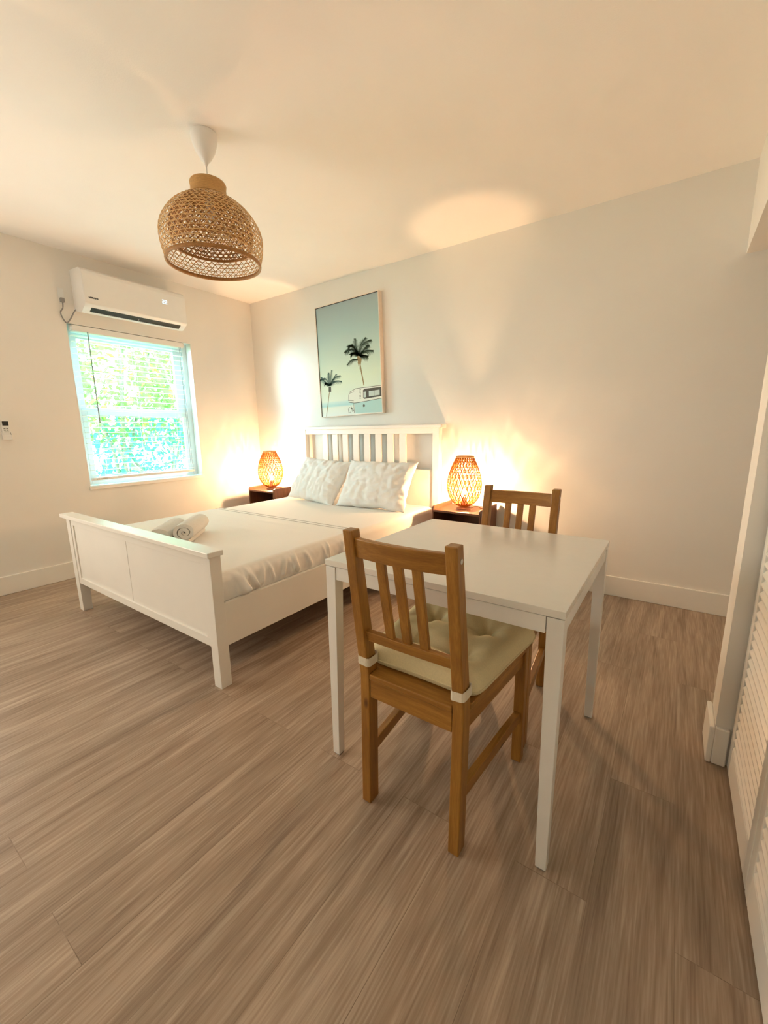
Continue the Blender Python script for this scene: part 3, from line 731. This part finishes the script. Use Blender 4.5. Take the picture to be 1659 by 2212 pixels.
# towels
def towel(label, a, b, r, seed, turns, squash):
    a, b = Vector(a), Vector(b); ax = (b-a); L = ax.length; ax.normalize(); s = ax.cross(Vector((0, 0, 1))).normalized(); up = s.cross(ax)
    bm = bmesh.new(); n = 120; nl = 14; th = r/(turns+.35)*.96; rows = []
    sp = []
    for i in range(n+1):
        t = i/n; ang = t*turns*2*PI + seed; rr = r - th/2 - (r-th*.55)*t*.97
        wob = 1+.05*noise.noise(Vector((ang*.7, seed, 0)))
        sp.append((rr*math.cos(-ang)*wob*(1+squash), rr*math.sin(-ang)*wob*(1-squash)))
    def ringpts(d):
        out = []
        for i, (x, y) in enumerate(sp):
            x0, y0 = sp[max(0, i-1)]; x1, y1 = sp[min(n, i+1)]; tx, ty = x1-x0, y1-y0; l = math.hypot(tx, ty) or 1
            out.append((x+ty/l*d, y-tx/l*d))
        return out
    outer, inner = ringpts(-th*.39), ringpts(th*.39)
    loop = outer + inner[::-1]
    zb = min(y for _, y in loop)
    for j in range(nl+1):
        q = a + ax*(L*j/nl); e = min(j, nl-j); sh_ = {0: .93, 1: .985}.get(e, 1)
        row = []
        for x, y in loop:
            nz = .0025*noise.noise(Vector((x*60, y*60, j*.8+seed*5)))
            row.append(bm.verts.new(q + s*(x*sh_+nz) + up*(max(y*sh_+nz, zb+.002) - zb)))
        rows.append(row)
    k = len(loop)
    for A_, B_ in zip(rows, rows[1:]):
        for i in range(k): bm.faces.new((A_[i], A_[(i+1) % k], B_[(i+1) % k], B_[i]))
    for R0 in (rows[0], rows[-1]):
        for i in range(n): bm.faces.new((R0[i], R0[i+1], R0[k-2-i], R0[k-1-i]))
    o = obj('rolled_towel', bm, M_towel, smooth='auto', angle=55); return tag(o, label, 'towel', 'rolled towels on the bed')
ZS = MT+.0105
towel('rolled white towel, front one of the pair, with a round spiral end', (1.70, -1.93, ZS), (1.49, -1.70, ZS), .074, 1.2, 2.3, .08)
towel('rolled white towel half hidden behind the other, with a flattened loose end', (1.598, -2.022, ZS), (1.375, -1.79, ZS), .066, 4.0, 1.7, .14)

# ------------------------------------------------------------------ nightstands
def nightstand():
    t = thing('nightstand', '', 'nightstand'); W2, D, Hh = .20, .335, .578; th = .014
    # bent-plywood shell: sides rise slightly above the top surface
    for s in (-1, 1):
        bm = bmesh.new(); x0, x1 = (W2-th, W2) if s > 0 else (-W2, -W2+th)
        pts = [(0, 0), (D, 0), (D, Hh), (.022, Hh), (.006, Hh-.006), (0, Hh-.022)]
        A_ = [bm.verts.new((x0, -D+y, z)) for y, z in pts]; B_ = [bm.verts.new((x1, -D+y, z)) for y, z in pts]
        for k in range(6): bm.faces.new((A_[k], A_[(k+1) % 6], B_[(k+1) % 6], B_[k]))
        bm.faces.new(A_); bm.faces.new(B_); obj('side_panel', bm, M_nsz, t, bevel=.0015)
    obj('top', B(-W2+th, W2-th, -D+.004, -.0, .532, .548), M_nsx, t, bevel=.0015)
    obj('back_panel', B(-W2+th, W2-th, -.010, -.002, .04, .532), M_nsz, t)
    obj('shelf', B(-W2+th, W2-th, -D+.01, -.010, .33, .344), M_nsx, t, bevel=.001)
    dr = obj('drawer', B(-W2+th+.002, W2-th-.002, -D+.003, -.02, .09, .322), M_nsx, t, bevel=.0015)
    bm = bmesh.new(); lathe(bm, [(.004, 0), (.004, .012), (.012, .018), (.012, .024), (0, .026)], 16); bmesh.ops.transform(bm, matrix=Matrix.Translation((0, -D+.003, .25)) @ Matrix.Rotation(PI/2, 4, 'X'), verts=bm.verts)
    obj('knob', bm, M_black, dr, smooth='auto')
    return t
ns = nightstand(); ns.location = (.410, -.022, 0); ns['group'] = 'nightstands beside the bed'
ns['label'] = 'dark walnut open nightstand in the corner, left of the bed'
dup(ns, (2.655, -.022, 0), 0, 'dark walnut nightstand right of the bed, behind the white table')

# ------------------------------------------------------------------ table
TX0, TY0, TW, TZ = 3.048, -2.199, .752, .742
tb = thing('dining_table', 'square white laminate table with four square metal legs', 'table', (TX0+TW/2, TY0+TW/2, 0))
h = TW/2
obj('tabletop', B(-h, h, -h, h, TZ-.020, TZ), M_table, tb, bevel=.0015)
bm = bmesh.new(); a, b = h-.004, h-.026
for x0, x1, y0, y1 in ((-a+.04, a-.04, -a, -b), (-a+.04, a-.04, b, a), (-a, -b, -a+.04, a-.04), (b, a, -a+.04, a-.04)): box(bm, x0, x1, y0, y1, TZ-.066, TZ-.022)
obj('apron', bm, M_tleg, tb, bevel=.001)
for sx in (-1, 1):
    for sy in (-1, 1):
        bm = bmesh.new(); xa, ya = sx*(h-.0015), sy*(h-.0015); xb, yb = sx*(h-.042), sy*(h-.042); xc, yc = sx*(h-.030), sy*(h-.030)
        lo = [(xa, ya), (xc, ya), (xc, yc), (xa, yc)]; hi = [(xa, ya), (xb, ya), (xb, yb), (xa, yb)]
        if sx*sy < 0: lo.reverse(); hi.reverse()
        A_ = [bm.verts.new((x, y, 0.004)) for x, y in lo]; B_ = [bm.verts.new((x, y, TZ-.0225)) for x, y in hi]
        for k in range(4): bm.faces.new((A_[k], A_[(k+1) % 4], B_[(k+1) % 4], B_[k]))
        bm.faces.new(A_); bm.faces.new(B_)
        lg = obj('leg', bm, M_tleg, tb, bevel=.0015)
        x0, x1 = sorted((sx*(h-.004), sx*(h-.028))); y0, y1 = sorted((sy*(h-.004), sy*(h-.028)))
        obj('foot_cap', B(x0, x1, y0, y1, 0, .005), M_grey, lg)

# ------------------------------------------------------------------ chairs
def chair():
    t = thing('dining_chair', '', 'chair')
    def quadbar(name, p0, p1, wx, wy, m, mid=None, bevel=.003, wx1=None, wy1=None):
        pts = [p0] + ([mid] if mid else []) + [p1]; bm = bmesh.new(); rg = []
        for i, (x, y, z) in enumerate(pts):
            k = 1 if i == len(pts)-1 else 0
            a, b = (wx1 if (k and wx1) else wx)/2, (wy1 if (k and wy1) else wy)/2
            rg.append([bm.verts.new((x+sx*a, y+sy*b, z)) for sx, sy in ((-1, -1), (1, -1), (1, 1), (-1, 1))])
        for A_, B_ in zip(rg, rg[1:]):
            for k in range(4): bm.faces.new((A_[k], A_[(k+1) % 4], B_[(k+1) % 4], B_[k]))
        bm.faces.new(rg[0]); bm.faces.new(rg[-1]); return obj(name, bm, m, t, bevel=bevel)
    RX, RY, FX, FY = .150, -.218, .188, .205
    def yb(z): return RY + .008 if z < .44 else RY + .008 - (z-.44)/.46*.066
    for s in (-1, 1):
        pl = quadbar('leg', (s*RX, RY, 0), (s*(RX+.002), yb(.9), .9), .032, .045, M_wz, mid=(s*(RX+.002), yb(.44), .44), wx1=.032, wy1=.036)
        for z in (.862,):
            bm = bmesh.new(); bmesh.ops.create_cone(bm, cap_ends=True, segments=14, radius1=.0065, radius2=.0065, depth=.003, matrix=Matrix.Translation((s*(RX+.0185), yb(z), z)) @ Matrix.Rotation(PI/2, 4, 'Y')); obj('screw', bm, M_metal, pl)
        quadbar('leg', (s*FX, FY, 0), (s*FX, FY, .430), .034, .036, M_wz)
        # side stretcher and side apron
        a, b = Vector((s*(RX+.002), RY+.01, .178)), Vector((s*(FX-.002), FY-.008, .178)); bm = bmesh.new()
        sweep(bm, [a, b], [(-.011, -.019), (.011, -.019), (.011, .019), (-.011, .019)]); obj('stretcher', bm, M_wy, t, bevel=.002)
        a, b = Vector((s*(RX+.002), RY+.015, .402)), Vector((s*(FX-.002), FY-.008, .402)); bm = bmesh.new()
        sweep(bm, [a, b], [(-.010, -.030), (.010, -.030), (.010, .030), (-.010, .030)]); obj('apron', bm, M_wy, t, bevel=.002)
    obj('apron', B(-RX+.016, RX-.016, RY-.012, RY+.010, .372, .432), M_wx, t, bevel=.002)
    obj('apron', B(-FX+.017, FX-.017, FY-.012, FY+.010, .372, .432), M_wx, t, bevel=.002)
    # seat board
    bm = bmesh.new(); pts = [(-RX+.016, RY-.016), (RX-.016, RY-.016), (RX-.016, RY+.026), (RX+.022, RY+.026), (FX+.024, FY+.030), (-FX-.024, FY+.030), (-RX-.022, RY+.026), (-RX+.016, RY+.026)]
    A_ = [bm.verts.new((x, y, .432)) for x, y in pts]; B_ = [bm.verts.new((x, y, .450)) for x, y in pts]
    for k in range(8): bm.faces.new((A_[k], A_[(k+1) % 8], B_[(k+1) % 8], B_[k]))
    bm.faces.new(A_); bm.faces.new(B_); obj('seat', bm, M_wx, t, bevel=.003)
    # top rail, curved back in plan
    def rail(name, z0, z1, dep, bow, m):
        bm = bmesh.new(); n = 14; rg = []
        for i in range(n+1):
            u = i/n*2-1; x = u*(RX-.012); bo = -bow*(1-u*u)
            rg.append([bm.verts.new((x, yb(z)+bo+d, z)) for z, d in ((z0, -dep/2), (z1, -dep/2), (z1, dep/2), (z0, dep/2))])
        for A_, B_ in zip(rg, rg[1:]):
            for k in range(4): bm.faces.new((A_[k], A_[(k+1) % 4], B_[(k+1) % 4], B_[k]))
        bm.faces.new(rg[0]); bm.faces.new(rg[-1]); return obj(name, bm, m, t, bevel=.003)
    rail('top_rail', .822, .878, .020, .014, M_wx); rail('lower_rail', .560, .592, .020, .002, M_wx)
    for x in (-.055, 0, .055):
        bo = -.014*(1-(x/(RX-.012))**2)
        pts = [(x, yb(.592-.012), .580), (x, yb(.70)+bo*.5, .70), (x, yb(.83)+bo, .834)]; bm = bmesh.new()
        sweep(bm, pts, [(-.0135, -.006), (.0135, -.006), (.0135, .006), (-.0135, .006)], up=(0, 1, 0)); obj('back_slat', bm, M_wz, t, bevel=.0015)
    return t
ch = chair(); ch.location = (3.424, -2.052, 0); ch['group'] = 'pine chairs at the table'
ch['label'] = 'stained pine chair in front, its back to the camera, with a beige cushion'
dup(ch, (3.414, -1.565, 0), PI, 'stained pine chair behind the white table, facing the camera')

# cushion on the near chair
cu = thing('seat_cushion', 'beige tufted seat cushion strapped to the front pine chair', 'cushion', (3.424, -2.052, .4512))
tufts = [(-.085, -.075), (.085, -.075), (-.095, .095), (.095, .095)]
bm = bmesh.new(); nu = nv = 60; top, bot = [], []
def cuh(u, v):
    y = -.192 + (v+1)/2*.445
    hw = .186 + (v+1)/2*.046
    corner = .97 if abs(u) > .9 and abs(v) > .9 else 1
    x = u*hw*(1-.03*(1-v*v)*abs(u)**4)*(1-.055*abs(v)**7); yy = y + .012*(1-u*u)*(-1 if v < 0 else 1)*-abs(v)**6
    yy += -v*.02*abs(u)**7*abs(v)**2
    k = (max(0, 1-abs(u)**5)*max(0, 1-abs(v)**5))**.36
    return x, yy, k
for sgn, arr in ((1, top), (-1, bot)):
    for i in range(nu+1):
        row = []
        for j in range(nv+1):
            u, v = 2*i/nu-1, 2*j/nv-1; x, y, k = cuh(u, v)
            hgt = .062*k
            if sgn > 0:
                dip = 0
                for tx, ty in tufts:
                    d = math.hypot(x-tx, y-ty); a = math.atan2(y-ty, x-tx)
                    dip += .066*math.exp(-(d/.036)**1.15)
                    dip += .008*math.exp(-(d/.07)**2)*math.sin(5*a+tx*40)*min(1, d/.02)
                hgt = hgt*1.05 - dip*k + .0035*k*noise.noise(Vector((x*16, y*16, 3)))
                # seam valleys between tufts
                hgt -= .018*k*(math.exp(-((y+.075)/.022)**2)*(abs(x) < .085) + math.exp(-((y-.095)/.022)**2)*(abs(x) < .095)*.6)
                z = .020 + max(hgt, .0)
            else: z = .020 - .0195*min(1, k*1.6)
            row.append(bm.verts.new((x, y, z)))
        arr.append(row)
for arr in (top, bot):
    for i in range(nu):
        for j in range(nv): bm.faces.new((arr[i][j], arr[i+1][j], arr[i+1][j+1], arr[i][j+1]))
bmesh.ops.remove_doubles(bm, verts=bm.verts, dist=.0003)
obj('pad', bm, M_cush, cu, smooth=True)
bm = bmesh.new(); loop = []
for k in range(nu+1): loop.append(cuh(2*k/nu-1, -1))
for k in range(1, nv+1): loop.append(cuh(1, 2*k/nv-1))
for k in range(1, nu+1): loop.append(cuh(1-2*k/nu, 1))
for k in range(1, nv): loop.append(cuh(-1, 1-2*k/nv))
L3 = [Vector((x, y, .020)) for x, y, _ in loop]; tube(bm, L3 + [L3[0]], .0024, 6); obj('piping', bm, M_cush, cu, smooth=True)
for tx, ty in tufts:
    bm = bmesh.new(); bmesh.ops.create_uvsphere(bm, u_segments=10, v_segments=6, radius=.005, matrix=Matrix.Translation((tx, ty, .032)) @ Matrix.Diagonal((1, 1, .5, 1))); obj('tuft', bm, M_cush, cu, smooth=True)
for s in (-1, 1):
    bm = bmesh.new(); X, Y = s*.152, -.213; a, b = .0205, .0275
    pts = []
    for k in range(25):
        an = 2*PI*k/24; c, q = math.cos(an), math.sin(an)
        pts.append(Vector((X + a*math.copysign(abs(c)**.45, c), Y + b*math.copysign(abs(q)**.45, q), .040 + .004*c*s)))
    sweep(bm, pts, [(-.0012, -.013), (.0012, -.013), (.0012, .013), (-.0012, .013)], caps=False); obj('strap', bm, M_strap, cu, label='cream webbing strap around the chair post')
